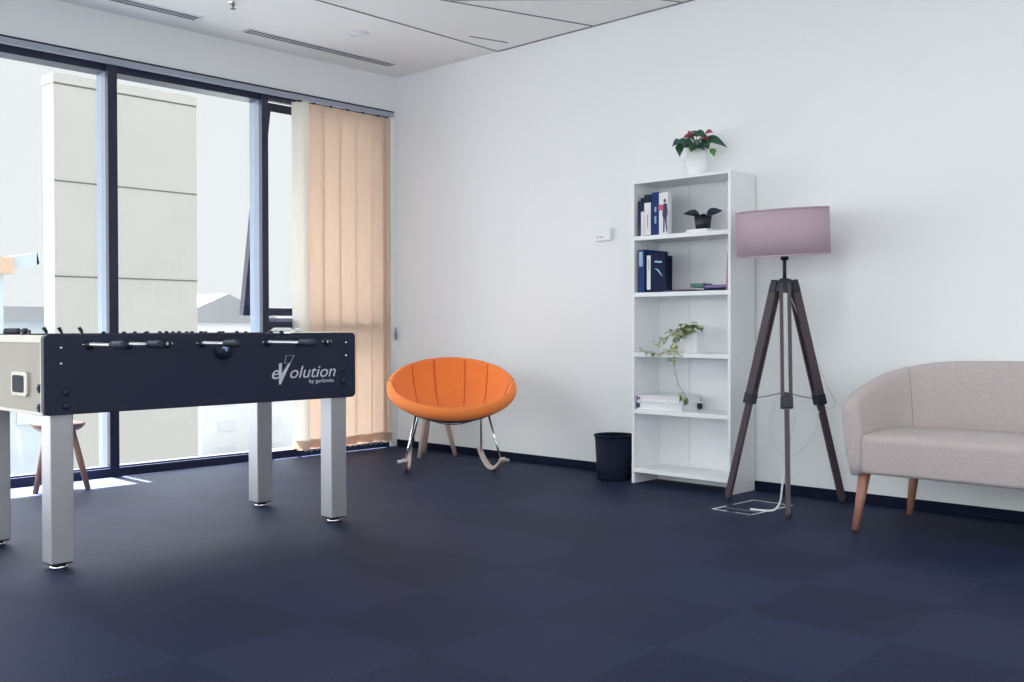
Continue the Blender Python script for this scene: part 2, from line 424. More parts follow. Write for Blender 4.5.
# ------------------------------------------------------------------ vertical blind
t = thing('vertical_blind', (0, -.48, 0), 'peach fabric vertical blind drawn to the corner of the window', 'blind')
hr = MB(); hr.box(-.028, .012, -8.4, -.04, 2.652, 2.688)
hr.build('headrail', M['trackgrey'], t, bevel=.003)
lip = MB(); lip.box(.0005, .014, -8.4, -.04, 2.690, 2.698); lip.build('track_lip', M['frame'], t)
angs = [46, 5, 8, 4, 7, 5, 5]
ys = [-.925, -.80, -.645, -.492, -.340, -.190, -.105]
wds = [.13, .172, .168, .166, .164, .162, .10]
for i in range(7): MB().box(-.014, -.002, ys[i]-.010, ys[i]+.010, 2.636, 2.653).build('carrier', M['black'], t)
for i, (yy, a) in enumerate(zip(ys, angs)):
    a = math.radians(a); wd = wds[i]
    dirv = V((math.sin(a), math.cos(a), 0)); nv = V((math.cos(a), -math.sin(a), 0))
    rows = []; g = MB()
    c = V((-.008, yy, 0))
    fr_, bk = [], []
    zb = .050 + .004*(i % 3)
    for z in (zb, zb+.04, .7, 1.4, 2.1, 2.60, 2.64):
        r1, r2 = [], []
        for k in range(7):
            u = -1 + 2*k/6
            wz = 1.
            p = c + dirv*(u*wd/2*wz) + nv*(.0055*(1-u*u)) ; p.z = z
            r1.append(p); r2.append(p - nv*.0009)
        fr_.append(r1); bk.append(r2)
    g.grid(fr_); g.grid([r[::-1] for r in bk])
    lv = g.build('louver', M['louverpale'] if i == 0 else M['louver'], t, recalc=False)
    wt = MB(); wt.obox(c + nv*.003 + V((0, 0, zb+.030)), dirv, nv, Z, wd/2-.004, .003, .036)
    wt.build('bottom_weight', M['louver'], lv)
bc = MB()
bc.tube([(.008, yy, .052 - .018*(1 if k % 2 else 0)) for k, yy in enumerate([ys[0] + j*(ys[-1]-ys[0])/32 for j in range(33)])], .0022, 6)
bc.build('bead_chain', M['plastic'], t)
cc_ = MB(); cc_.tube([(.012, -.030, 2.65), (.012, -.028, 1.6), (.012, -.030, .96)], .0018, 6); cc_.build('pull_cord', M['plastic'], t)
MB().lathe([(0, .86), (.007, .862), (.009, .90), (.005, .955), (.002, .965), (0, .965)], 12, (.014, -.030, 0)).build('cord_weight', M['galva'], t)
# little tip of the tilt wand by the mullion
wd_ = MB(); wd_.tube([(-.002, -1.50, 2.65), (-.002, -1.50, 2.602)], .004, 8); wd_.build('tilt_wand', M['black'], t)

# ------------------------------------------------------------------ outside
gnd = MB().box(-400, -1.5, -300, 300, -9.2, -9.0).build('ground_outside', M['ground']); struct(gnd)
t = thing('concrete_building', (-10, 2.1, -9), 'pale concrete panel building standing outside the window', 'building')
MB().box(-9.4, -9, .93, 3.25, -9, 4.62).build('wall', M['conc'], t)
MB().box(-9.42, -8.985, .92, 3.26, 4.62, 4.76).build('parapet', M['conc'], t)
for z in (-1.2, .27, 1.735, 3.16, 4.605): MB().box(-9.01, -8.994, .93, 3.25, z-.010, z+.010).build('panel_joint', M['concjoint'], t)
def house(loc, sx, sy, hh, label, roof='flat', wallm='housepale', floors=3, roofm='hgrey', name='building'):
    x, y, z = loc
    t = thing('apartment_block' if floors > 2 else 'site_hut', loc, label, 'building')
    MB().box(x-sx, x, y, y+sy, z, z+hh).build('wall', M[wallm], t)
    r = MB()
    if roof == 'flat': r.box(x-sx-.3, x+.3, y-.3, y+sy+.3, z+hh, z+hh+.5)
    else: r.prism([(0, 0), (sy+1, 0), ((sy+1)/2, hh*.3)], (x-sx-.4, y-.5, z+hh), Y, Z, X, sx+.8)
    r.build('roof', M[roofm], t)
    nk = max(2, int(sy/3.2))
    for fl_ in range(floors):
        for kk in range(nk):
            yy = y + (kk+.5)*sy/nk; zz = z + hh*(fl_+.3)/floors
            MB().box(x-.1, x+.05, yy-.7, yy+.7, zz, zz+hh*.4/floors).build('window', M['wing'], t)
house((-75, 29.5, -9), 10, 12, 8.0, 'low pale apartment block far outside seen past the concrete building')
house((-92, 46, -9), 12, 14, 10.5, 'wide pale apartment block on the skyline behind the opened window sash', roof='gable')
house((-88, 63.5, -9), 10, 9, 8.5, 'pale apartment block on the skyline between mullion and blind', roof='gable')
house((-60, 32, -9), 8, 8, 5.5, 'small pale apartment block in the valley right of the concrete building', roof='gable')
# site hut and excavator seen at the far left
house((-30, 5.1, -9), 6, 5.0, 10.2, 'pale blue metal site hut at the left edge of the window', wallm='houseblue', floors=2)
t = thing('crane_arm', (-27, 6.5, -9), 'pale blue and orange crane arm rising above the site hut', 'crane')
ar = MB(); ar.bar((-27, 6.75, 2.98), (-27, 7.65, 3.16), .40, .5, (0, 0, 1)); ar.prism([(0, -.20), (.35, .10), (0, .20)], (-27.25, 7.6, 3.15), Y, Z, X, .5); ar.build('boom', M['houseblue'], t)
MB().box(-27.4, -26.6, 6.0, 6.85, 2.65, 3.16).build('cab', M['siteorange'], t)
MB().box(-27.2, -26.8, 6.3, 6.6, -9, 2.65).build('mast', M['houseblue'], t)

# ------------------------------------------------------------------ bookshelf
SX0, SX1, SY = 2.571, 3.268, -.284
t = thing('bookshelf', ((SX0+SX1)/2, -.15, 0), 'tall white open bookshelf with five compartments against the wall', 'bookshelf')
T_ = .018
for x in (SX0, SX1-T_): MB().box(x, x+T_, SY, -.014, 0, 1.855).build('side_panel', M['white'], t, bevel=.0015)
ix0, ix1 = SX0+T_+.0005, SX1-T_-.0005
MB().box(ix0, ix1, SY, -.014, 1.837, 1.855).build('top_panel', M['white'], t, bevel=.0015)
SH = [1.517, 1.172, .806, .457, .095]
for z in SH: MB().box(ix0, ix1, SY+.001, -.019, z-.026, z).build('shelf', M['white'], t, bevel=.0015)
bpn = MB(); bpn.box(ix0, ix0+.225-.0012, -.018, -.0145, .07, 1.836); bpn.box(ix0+.225+.0012, ix1, -.018, -.0145, .07, 1.836)
bpn.build('back_panel', M['white'], t)
MB().box(ix0, ix1, -.036, -.021, 0, .068).build('plinth', M['white'], t)

# a lying or standing block with pages between two boards
def book(name, x0, x1, y0, y1, z0, z1, mat, label, cat='book', spine='front', pages=True, extras=(), group=None, rot=0, lean=None):
    """standing book; the spine faces the room (front) or the cover faces the room (cover)"""
    t = thing(name, ((x0+x1)/2, (y0+y1)/2, z0), label, cat, group)
    c = MB(); e = .003
    if spine == 'front':
        c.box(x0, x0+e, y0, y1, z0, z1); c.box(x1-e, x1, y0, y1, z0, z1); c.box(x0, x1, y0, y0+e, z0, z1)
    else:
        c.box(x0, x1, y0, y0+e, z0, z1); c.box(x0, x1, y1-e, y1, z0, z1); c.box(x0, x0+e, y0, y1, z0, z1)
    c.build('cover', M[mat], t)
    if pages: MB().box(x0+e, x1-e, y0+e, y1-e, z0+.002, z1-.004).build('pages', M['paper'], t)
    for nm, m_, (a0, a1, b0, b1) in extras:
        MB().box(a0, a1, y0-.0012, y0+.0005, b0, b1).build(nm, M[m_], t)
    if rot: t.rotation_euler[2] = rot
    if lean: t.rotation_euler[1] = lean
    return t
z = SH[0]
book('book', 2.6040, 2.6250, -.262, -.09, z, z+.215, 'purple', 'slim purple book at the left end of the upper shelf', extras=[('label', 'black', (2.6060, 2.6230, z+.004, z+.05))])
book('book', 2.6270, 2.6540, -.268, -.08, z, z+.235, 'paper', 'white book with a dark top between the purple and dark green books', extras=[('top_band', 'greenblack', (2.6280, 2.6530, z+.15, z+.234))])
book('book', 2.6560, 2.7140, -.272, -.07, z, z+.25, 'greenblack', 'thick book with dark green head and white spine label on the upper shelf',
     extras=[('label', 'paper', (2.6580, 2.7060, z+.004, z+.20)), ('lettering', 'galva', (2.6800, 2.6860, z+.05, z+.13))])
tb = thing('game_box', (2.7690, -.255, z), 'blue spined white box with a dark figure printed on its front', 'box')
MB().box(2.7160, 2.7660, -.275, -.235, z, z+.258).build('spine', M['blueb'], tb, bevel=.001)
MB().box(2.7660, 2.8320, -.273, -.235, z, z+.252).build('body', M['paper'], tb, bevel=.001)
for a_, b_ in ((.14, .17), (.07, .115)): MB().box(2.7360, 2.7480, -.2765, -.2745, z+a_, z+b_).build('printed_line', M['bluepaper'], tb)
rd = MB(); rd.prism(rounded(.036, .036, .012), (2.7640, -.2768, z+.145), X, Z, Y, .002); rd.build('red_mark', M['redp'], tb)
fg = MB(); fo = V((2.8100, -.2745, z))
def blob(poly): fg.prism(poly, fo, X, Z, -Y, .0015)
blob([(-.012, .012), (-.004, .012), (.000, .10), (-.010, .115)]); blob([(.012, .015), (.018, .015), (.012, .11), (.001, .10)])
blob([(-.013, .10), (.014, .10), (.013, .185), (-.009, .185)]); blob([(-.018, .11), (-.012, .11), (-.007, .18), (-.012, .175)]); blob([(.018, .11), (.022, .112), (.014, .18), (.010, .178)])
blob([(-.005+.008*math.cos(a)+.004, .202+.012*math.sin(a)) for a in [k*PI/5 for k in range(10)]])
fg.build('printed_figure', M['figp'], tb)
# small dark plant on a white saucer block
tp = thing('potted_succulent', (3.0, -.17, z), 'small dark succulent in a black pot on a white stand on the upper shelf', 'plant')
MB().box(2.935, 3.075, -.235, -.105, z, z+.022).build('stand', M['whitepot'], tp, bevel=.003)
MB().lathe([(0, z+.022), (.042, z+.022), (.052, z+.10), (.046, z+.10), (.044, z+.088), (0, z+.086)], 24, (3.01, -.17, 0)).build('pot', M['black'], tp)
lf = MB()
for k in range(11):
    a = 2*PI*k/11 + .2; rr = .6 + .5*((k*7) % 5)/5
    lf.leaf((3.01+.02*math.cos(a), -.17+.02*math.sin(a), z+.088), (math.cos(a), math.sin(a), 1.1), Z, .065*rr, .03, .5)
for sgn, ln in ((-1, .095), (1, .115)):
    d_ = V((.724, .69, 0))*sgn
    lf.leaf(V((3.01, -.17, z+.09)) + d_*.02 + V((0, 0, .02)), d_ + V((0, 0, .55 if sgn > 0 else .35)), Z*.5 + V((.69, -.724, 0))*.8, ln, .052, .45)
lf.build('leaves', M['succ'], tp)

z = SH[1]
book('binder', 2.6120, 2.6620, -.272, -.03, z, z+.262, 'blueb', 'blue ring binder with a pale label on the second shelf', 'binder', extras=[('label', 'bluepaper', (2.6170, 2.6460, z+.16, z+.25))])
book('book', 2.6640, 2.7080, -.262, -.05, z, z+.232, 'darkblue', 'navy book with a long white spine label beside the blue binder', extras=[('label', 'paper', (2.6690, 2.6970, z+.018, z+.225)), ('lettering', 'black', (2.6810, 2.6850, z+.14, z+.20))])
tb = thing('book', (2.7660, -.25, z), 'dark blue book facing out with a pale light streak on its cover', 'book')
dk = MB(); py = [(0, 0), (.118, 0), (.102, .06), (.096, .12), (.094, .238), (0, .238)]
dk.prism(py, (2.7120, -.268, z), X, Z, Y, .022); dk.build('cover', M['darkblue'], tb)
gs = MB(); gs.prism([(0, .03), (.022, .018), (.05, -.012), (.062, -.018), (.044, .004), (.034, .02), (.02, .026)], (2.7280, -.2684, z+.115), X, Z, -Y, .001); gs.build('light_streak', M['glow'], tb)
def text(body, size, name, mat, parent, o, ax, ay, shear=0., extr=.0006, align='LEFT', bold=0., wide=1.):
    cu = bpy.data.curves.new(name, 'FONT'); cu.body = body; cu.size = size; cu.shear = shear; cu.extrude = extr; cu.align_x = align; cu.offset = bold
    to = bpy.data.objects.new(name, cu); C.objects.link(to)
    bpy.context.view_layer.update()
    me = bpy.data.meshes.new_from_object(to.evaluated_get(bpy.context.evaluated_depsgraph_get()))
    C.objects.unlink(to); bpy.data.objects.remove(to)
    ax, ay = V(ax), V(ay); az = ax.cross(ay)
    m4 = Matrix((( ax.x, ay.x, az.x, o[0]), (ax.y, ay.y, az.y, o[1]), (ax.z, ay.z, az.z, o[2]), (0, 0, 0, 1)))
    me.transform(Matrix.Diagonal((wide, 1, 1, 1))); me.transform(m4); me.materials.clear(); me.materials.append(M[mat])
    ob = bpy.data.objects.new(name, me); C.objects.link(ob); ob.parent = parent; ob.matrix_parent_inverse = MW(parent).inverted()
    return ob
tl = MB(); tl.box(2.732, 2.754, -.2692, -.2678, z+.180, z+.190); tl.box(2.757, 2.784, -.2692, -.2678, z+.177, z+.187); tl.build('title_bar', M['glow'], tb)
tag(MB().box(2.80, 3.02, -.275, -.10, z, z+.010).build('tablet', M['black'], bevel=.002), 'flat black folder lying on the second shelf beside the books', 'folder')
tg = thing('booklet', (3.02, -.2, z), 'small green booklet lying on the second shelf', 'booklet')
MB().box(2.985, 3.075, -.265, -.17, z+.0105, z+.034).build('cover', M['greenc'], tg, bevel=.002)
tg.location.z = z+.0105
tg2 = thing('magazine_stack', (3.14, -.2, z), 'lilac covered magazine lying flat at the right of the second shelf', 'magazine')
MB().box(3.077, 3.228, -.262, -.06, z, z+.016).build('pages', M['darkblue'], tg2)
MB().box(3.078, 3.225, -.258, -.065, z+.0162, z+.034).build('cover', M['lilac'], tg2, bevel=.002)
tg2.name = 'magazine'
t_ = MB(); t_.prism([(-.013, 0), (0, 0), (0, .215), (-.003, .215)], (3.2488, -.282, z+.0002), X, Z, Y, .19); tag(t_.build('folder', M['magenta']), 'thin magenta folder leaning upright against the right side of the bookshelf', 'folder')

# variegated ivy in a white pot
z = SH[2]
tp = thing('potted_ivy', (2.985, -.15, z), 'variegated ivy trailing from a white square pot over the shelf edge', 'plant')
pt = MB(); pc = V((2.945, -.165))
rows = []
for hw, zz in ((.044, z), (.052, z+.125), (.046, z+.125), (.043, z+.11)):
    rows.append([V((pc.x+a*hw, pc.y+b_*hw, zz)) for a, b_ in ((-1,-1),(1,-1),(1,1),(-1,1))])
vr = pt.grid(rows, closed_u=True, smooth=False); pt.bm.faces.new(vr[0][::-1]); pt.bm.faces.new(vr[-1])
pt.build('pot', M['whitepot'], tp, bevel=.003)
st, l1, l2 = MB(), MB(), MB()
def vine(pts, n, size, jitter=.012):
    st.tube(pts, .0016, 5)
    ln = [V(p) for p in pts]
    for k in range(n):
        f_ = (k+.5)/n*(len(ln)-1); i = int(f_); p = ln[i].lerp(ln[i+1], f_-i)
        p = p + V((random.uniform(-jitter, jitter), random.uniform(-jitter, jitter), random.uniform(-jitter, jitter)))
        d_ = V((random.uniform(-1, 1), random.uniform(-1.2, .3), random.uniform(-.8, .4)))
        (l2 if random.random() < .22 else l1).leaf(p, d_, Z if abs(d_.normalized().z) < .8 else X, size*random.uniform(.7, 1.2), size*.8, .2, .12, heart=True)
top = z + .125
vine([(2.94, -.19, top), (2.92, -.23, top+.02), (2.905, -.275, z+.085), (2.90, -.30, z+.03), (2.897, -.302, z-.03)], 46, .042, .026)
vine([(2.95, -.18, top), (2.91, -.22, top+.03), (2.87, -.26, top+.0), (2.82, -.285, z+.085), (2.77, -.298, z+.045)], 34, .036, .020)
vine([(2.94, -.20, top), (2.90, -.27, top-.02), (2.86, -.296, z+.02), (2.79, -.30, z-.010), (2.70, -.302, z+.004), (2.645, -.302, z+.022)], 24, .030, .010)
vine([(2.897, -.302, z-.03), (2.903, -.303, z-.11), (2.93, -.306, z-.19), (2.975, -.306, z-.235), (2.977, -.306, z-.29)], 5, .024, .004)
vine([(2.955, -.306, z-.235), (2.975, -.306, z-.26), (2.975, -.306, z-.30)], 9, .038, .014)
for k in range(44):
    a = random.uniform(0, 2*PI); r_ = random.uniform(0, .06)
    p = V((2.93+r_*math.cos(a), -.19+r_*math.sin(a), top+random.uniform(-.01, .055)))
    (l2 if random.random() < .25 else l1).leaf(p, (math.cos(a), math.sin(a)-.5, random.uniform(-.5, .4)), Z, .042, .036, .3, .1, heart=True)
for k in range(6):
    l2.leaf((2.96+.008*k, -.19, top+.025), (1, -.3-.1*k, .1-.06*k), Z, .055, .044, .3, .1, heart=True)
st.build('vine_stem', M['stem'], tp); l1.build('pale_leaves', M['ivy'], tp); l2.build('green_leaves', M['ivydark'], tp)

# two white binders lying on the fourth shelf
z = SH[3]
def lying(z0, x0, x1, y0, y1, hh, label, clip, ang):
    t = thing('ring_binder', ((x0+x1)/2, (y0+y1)/2, z0), label, 'binder')
    MB().box(x0, x1, y0, y1, z0+.0005, z0+.005).build('cover', M['plastic'], t)
    MB().box(x0, x1, y0, y1, z0+hh-.005, z0+hh).build('cover', M['plastic'], t)
    MB().box(x0, x0+.004, y0, y1, z0+.005, z0+hh-.005).build('spine', M['darkblue'] if clip else M['magenta'], t)
    MB().box(x0+.006, x1-.008, y0+.004, y1-.006, z0+.005, z0+hh-.005).build('pages', M['paper'], t)
    MB().box(x0+.004, x0+.024, y0-.001, y0+.003, z0+.012, z0+hh-.012).build('label', M['figp'] if clip else M['lilac'], t)
    if clip: MB().box(x1-.01, x1+.012, y1-.06, y1-.03, z0+.008, z0+hh-.006).build('clip', M['black'], t, bevel=.004)
    t.rotation_euler[2] = ang
    return t
lying(z, 2.595, 2.935, -.268, -.045, .048, 'lower white ring binder of the two lying on the fourth shelf', True, 0)
lying(z+.0485, 2.60, 2.93, -.272, -.06, .040, 'upper white ring binder lying on top of another one', False, .02)
# anthurium on top
z = 1.855
tp = thing('potted_anthurium', (2.965, -.155, z), 'red flowering anthurium in a white pot on top of the bookshelf', 'plant')
pc = (2.955, -.15, 0)
MB().lathe([(0, z), (.054, z), (.060, z+.02), (.065, z+.190), (.058, z+.190), (.056, z+.17), (0, z+.17)], 36, pc).build('pot', M['whitepot'], tp)
lf, lf2, stm, sp_ = MB(), MB(), MB(), MB()
Rv, Fv = V((.724, .69, 0)), V((.69, -.724, 0))      # along the wall-facing picture axes
base = V((2.95, -.15, z+.182))
def aleaf(r, u, f, dr, du, df, ln, wd, which, droop=.25):
    p = base + Rv*r + Z*u + Fv*f
    stm.tube([base + Rv*r*.15, base.lerp(p, .6) + Z*.012, p], .0022, 5)
    which.leaf(p, Rv*dr + Z*(du-.25) + Fv*(df+.3), Z*.6 + Fv*.8, ln*1.0, wd*1.1, droop, .1, heart=True)
for a in [(-.03, .02, .04, -1, -.1, .5, .10, .075, lf), (-.06, .03, .03, -1, -.3, .3, .09, .065, lf), (-.02, .01, .06, -.5, -.15, 1, .09, .08, lf),
          (.02, .02, .05, .6, -.1, .8, .08, .07, lf), (-.09, .02, .03, -.6, -.7, .4, .07, .05, lf), (-.11, .0, .04, .05, -1, .3, .07, .045, lf),
          (-.04, .075, .02, 1, .15, .3, .10, .05, lf), (.0, .085, .02, .9, -.1, .4, .07, .05, lf), (.07, .05, .02, 1, -.15, .2, .125, .062, lf),
          (.045, .02, .03, .3, -.5, .8, .06, .05, lf), (-.10, .04, .0, -1, -.35, .1, .06, .04, lf), (-.01, .03, -.03, .2, .3, -1, .09, .07, lf),
          (-.05, .01, .05, .3, -.3, 1, .07, .06, lf2), (-.07, .015, .06, -.4, -.2, .9, .075, .06, lf), (-.015, .035, .05, .1, .0, 1, .08, .07, lf), (.045, .03, .05, .9, .1, .5, .07, .055, lf), (-.105, .025, .05, -.8, .0, .6, .06, .05, lf), (-.02, .06, .0, -.7, .3, .2, .07, .05, lf), (.0, .005, .07, .5, -.4, .8, .07, .06, lf), (.085, -.02, .04, .35, -.8, .3, .05, .04, lf2), (-.03, .0, .06, -.4, -.5, .6, .06, .05, lf2), (-.085, .035, .05, .3, -.5, .6, .05, .05, lf),
          (.03, .05, .04, .2, -.8, .5, .05, .04, lf)]:
    aleaf(*a)
for a in [(-.075, .06, .03, .7, .2, .6, .055, .045), (-.035, .085, .03, -.4, -.2, .8, .05, .04), (.05, .08, .03, .5, .35, .4, .055, .048), (.03, .055, .04, .7, -.2, .6, .05, .04)]:
    sp_ = MB(); aleaf(*a[:8], sp_); sp_.build('spathe', M['spathe'], tp)
stm.build('stem', M['stem'], tp); lf.build('leaves', M['leaf'], tp); lf2.build('young_leaves', M['leaflight'], tp);

# ------------------------------------------------------------------ wall thermostat
t = thing('thermostat', (2.14, 0, 1.572), 'small white thermostat box fixed to the white wall left of the bookshelf', 'thermostat')
MB().box(2.078, 2.203, -.034, 0, 1.534, 1.612).build('housing', M['plastic'], t, bevel=.004)
d_ = MB(); d_.box(2.098, 2.106, -.0355, -.0335, 1.547, 1.565); d_.box(2.118, 2.148, -.0355, -.0335, 1.552, 1.562); d_.build('button', M['trackgrey'], t)

# ------------------------------------------------------------------ waste bin
t = thing('waste_bin', (2.385, -.222, 0), 'round dark navy waste bin beside the white bookshelf', 'bin')
bcn = (2.385, -.222, 0)
MB().lathe([(0, .0), (.103, .0), (.106, .006), (.1215, .272), (.1185, .272), (.103, .012), (0, .010)], 44, bcn).build('body', M['bin'], t)
rm = MB(); rm.tube([(bcn[0]+.1225*math.cos(a), bcn[1]+.1225*math.sin(a), .276) for a in [2*PI*k/44 for k in range(44)]], .007, 10, closed=True); rm.build('rim', M['bin'], t)

# ------------------------------------------------------------------ floor lamp
LC = V((3.654, -.374, 0))
t = thing('floor_lamp', LC, 'wooden tripod floor lamp with a wide mauve drum shade', 'lamp')
tilt = Matrix.Rotation(math.radians(3.4), 3, Fv) @ Matrix.Rotation(math.radians(3.2), 3, Rv)
SC = LC - Rv*.010 + V((0, 0, 1.462)); hh = .124
sh_ = MB(); n = 64
def shp(r, zz, k): return SC + tilt @ V((r*math.cos(2*PI*k/n), r*math.sin(2*PI*k/n), zz))
sh_.grid([[shp(r, zz, k) for k in range(n)] for r, zz in ((.243, -hh), (.244, 0), (.243, hh), (.2395, hh), (.2405, 0), (.2395, -hh), (.243, -hh))], closed_u=True)
bmesh.ops.remove_doubles(sh_.bm, verts=sh_.bm.verts, dist=.0002)
shade = sh_.build('lamp_shade', M['shade'], t)
hm = MB()
for zz in (-hh+.005, hh-.005): hm.grid([[shp(r, zz+dz, k) for k in range(n)] for r, dz in ((.2433, -.005), (.2440, -.005), (.2440, .005), (.2433, .005))], closed_u=True)
hm.build('hem', M['shade'], shade)
sp2 = MB()
for k in (0, 21, 43):
    sp2.tube([SC + tilt @ V((0, 0, -hh+.02)), shp(.240, -hh+.012, k)], .002, 6)
sp2.build('spider', M['black'], shade)
po = MB(); po.tube([LC+V((0, 0, 1.20)), LC+V((0, 0, 1.36))], .0095, 14); po.lathe([(0, 1.318), (.021, 1.318), (.021, 1.375), (.016, 1.38), (0, 1.38)], 20, LC)
po.lathe([(0, 1.205), (.018, 1.205), (.018, 1.222), (0, 1.222)], 16, LC); po.build('pole', M['black'], t)
MB().lathe([(0, 1.385), (.012, 1.385), (.018, 1.40), (.030, 1.44), (.028, 1.465), (.014, 1.482), (0, 1.485)], 20, LC).build('bulb', M['whitepot'], t)
MB().lathe([(0, 1.145), (.040, 1.145), (.052, 1.150), (.042, 1.207), (.030, 1.210), (0, 1.210)], 6, LC).build('hub', M['black'], t, bevel=.002)
feet = [V((3.305, -.372, 0)), V((3.838, -.668, 0)), V((3.842, -.068, 0))]
for ft in feet:
    d_ = (ft-LC); d_.z = 0; d_.normalize(); sd = V((-d_.y, d_.x, 0))
    topp = LC + d_*.050 + V((0, 0, 1.188))
    bot = ft + V((0, 0, .0))
    a = (bot-topp); an = a.normalized()
    P = lambda s: topp + a*s
    lg = MB()
    for sg in (-1, 1):
        lg.bar(P(0)+sd*sg*.020, P(.515)+sd*sg*.021, .017, .044, sd)
    lo = lg.build('leg', M['darkwood'], t, bevel=.002)
    rods = MB(); rods.bar(P(.48), P(.985), .024, .036, sd); rods.build('lower_leg', M['darkwood'], lo, bevel=.002)
    tipm = MB(); e_ = P(.975); tipm.lathe([(0, 0), (.012, 0), (.014, .02), (.0, .022)], 12, (e_.x, e_.y, 0)); tipm.build('foot', M['darkwood'], lo)
    cl = MB(); cl.bar(P(.497), P(.545), .062, .050, sd); cl.build('clamp', M['black'], lo, bevel=.003)
    kb = MB(); pk = P(.485) + d_*.012; kb.tube([pk, pk + d_*.022 + V((0, 0, .006))], [.006, .008], 8); kb.build('knob', M['black'], lo)
    bk = MB(); bk.bar(P(-.02), P(.035), .064, .036, sd); bk.build('bracket', M['black'], lo, bevel=.002)
    ch = MB(); cp = LC + V((0, 0, .612)); q = P(.52) - d_*.02
    ch.tube([q, q.lerp(cp, .5) - V((0, 0, .004)), cp], .0022, 6); ch.build('chain', M['black'], t)
cd = MB()
dC = (feet[2]-LC); dC.z = 0; dC.normalize()
def onC(s, off=.0): return LC + dC*(.05+.553*s-.045-off) + V((0, 0, 1.188*(1-s)))
pts = [LC+V((.0, .0, 1.15)), onC(.06), onC(.2), onC(.35), onC(.47), onC(.55)]
def cr(pts, k=6):
    pts = [V(p) for p in pts]; out = []
    for i in range(len(pts)-1):
        p0, p1, p2, p3 = pts[max(i-1,0)], pts[i], pts[i+1], pts[min(i+2,len(pts)-1)]
        for j in range(k):
            u = j/k
            out.append(.5*((2*p1)+(p2-p0)*u+(2*p0-5*p1+4*p2-p3)*u*u+(3*p1-p0-3*p2+p3)*u**3))
    return out+[pts[-1]]
def pic(r, zz, f=0.): return LC + Rv*r + V((0, 0, zz)) - Fv*f     # r to the right, f away from the viewer
pts += [pic(.20, .50, .05), pic(.19, .42, .05), pic(.12, .31, .05), pic(.04, .265, .05), pic(-.03, .30, .05), pic(-.075, .37, .05), pic(-.075, .46, .05), pic(-.055, .55, .04),
        pic(-.02, .60, .03), pic(.05, .55, .03), pic(.065, .46, .03), pic(.05, .40, .03)]
cd.tube(cr(pts, 7), .0035, 7)
cd.build('cord', M['cord'], t)
fl_ = MB(); fl_.tube(cr([(3.775, -.53, .40), (3.765, -.555, .25), (3.755, -.575, .15), (3.75, -.59, .06), (3.72, -.60, .015), (3.66, -.62, .009), (3.60, -.63, .009)], 6), .0055, 8)
fl_.tube([LC + V((0, 0, .612)), V((3.775, -.53, .40))], .003, 7)
fl_.build('power_cord', M['cord'], t)

# floor outlet box with a metal rim
t = thing('floor_outlet', (3.568, -.547, 0), 'square floor outlet cover with a thin metal rim under the tripod lamp', 'floor outlet')
cen = V((3.566, -.547, 0)); ca_, sa_ = math.cos(-.04), math.sin(-.04); ux, uy = V((ca_, sa_, 0)), V((-sa_, ca_, 0))
rim = MB(); A_, B_ = .118, .195
for sg in (-1, 1):
    rim.obox(cen+ux*sg*A_+V((0, 0, .0025)), ux, uy, Z, .008, B_+.008, .0025); rim.obox(cen+uy*sg*B_+V((0, 0, .0025)), ux, uy, Z, A_-.008, .008, .0025)
rim.build('rim', M['chrome'], t)
MB().obox(cen+V((0, 0, .001)), ux, uy, Z, A_-.008, B_-.008, .001).build('lid', M['carpet'], t)
MB().obox(cen+uy*-.10+V((0, 0, .002)), ux, uy, Z, A_-.012, .004, .0012).build('cable_flap', M['galva'], t)

# ------------------------------------------------------------------ sofa
t = thing('sofa', (4.97, -.42, 0), 'beige woven fabric sofa with rounded back and wooden legs', 'sofa')
sx0, sx1 = 4.165, 5.785
# plan path of the shell centre line, from the front of the left arm round the back to the right arm; (x, y, top z)
cx_ = (sx0+sx1)/2
def lerp_path(pts, k): return cr([V(p) for p in pts], k)
half = [(4.212, -.755, .622), (4.200, -.60, .668), (4.202, -.42, .712), (4.228, -.27, .745), (4.305, -.165, .770), (4.42, -.118, .785), (4.60, -.105, .792), (cx_, -.10, .795)]
full = half + [(2*cx_-x, y, z_) for x, y, z_ in half[-2::-1]]
path = lerp_path(full, 6)
g = MB(); rows = []
zb = .262
for i, p in enumerate(path):
    a = path[max(i-1, 0)]; b_ = path[min(i+1, len(path)-1)]
    tg_ = V((b_.x-a.x, b_.y-a.y, 0)).normalized(); nv = V((-tg_.y, tg_.x, 0))    # nv points outwards
    # outward = to the left of travel (travelling from the left arm to the back): flip if it points to the centre
    if nv.dot(V((p.x-cx_, p.y+.45, 0))) < 0: nv = -nv
    top_z = p.z; hgt = top_z - zb
    th_ = .042
    prof = []
    # outer face, leaning out to the top; rounded crest; inner face
    prof.append((-.030, zb)); prof.append((.000, zb)); prof.append((.006, zb+.02))
    for s in (.25, .5, .75, .90): prof.append((.006 + .040*math.sin(s*PI/2), zb + hgt*s))
    for k in range(1, 8):
        aa = PI*k/8; prof.append((.006+.040 - th_ + th_*math.cos(aa)*1.0, top_z - .036 + .036*math.sin(aa)))
    prof.append((-.048, zb + hgt*.75)); prof.append((-.060, zb + hgt*.5)); prof.append((-.072, zb + hgt*.35)); prof.append((-.072, zb+.02))
    end = min(i, len(path)-1-i)
    rows.append([V((p.x, p.y, 0)) + nv*o_ + V((0, 0, z_)) for o_, z_ in prof])
def shrink(row, s, push):
    c = sum(row, V())/len(row); return [c + (q-c)*s + push for q in row]
first, last = rows[0], rows[-1]
f0 = V((0, -1, 0))
rows = [shrink(first, .55, f0*.030), shrink(first, .82, f0*.024), shrink(first, .95, f0*.012)] + rows + [shrink(last, .95, f0*.012), shrink(last, .82, f0*.024), shrink(last, .55, f0*.030)]
vr = g.grid(rows, closed_u=True)
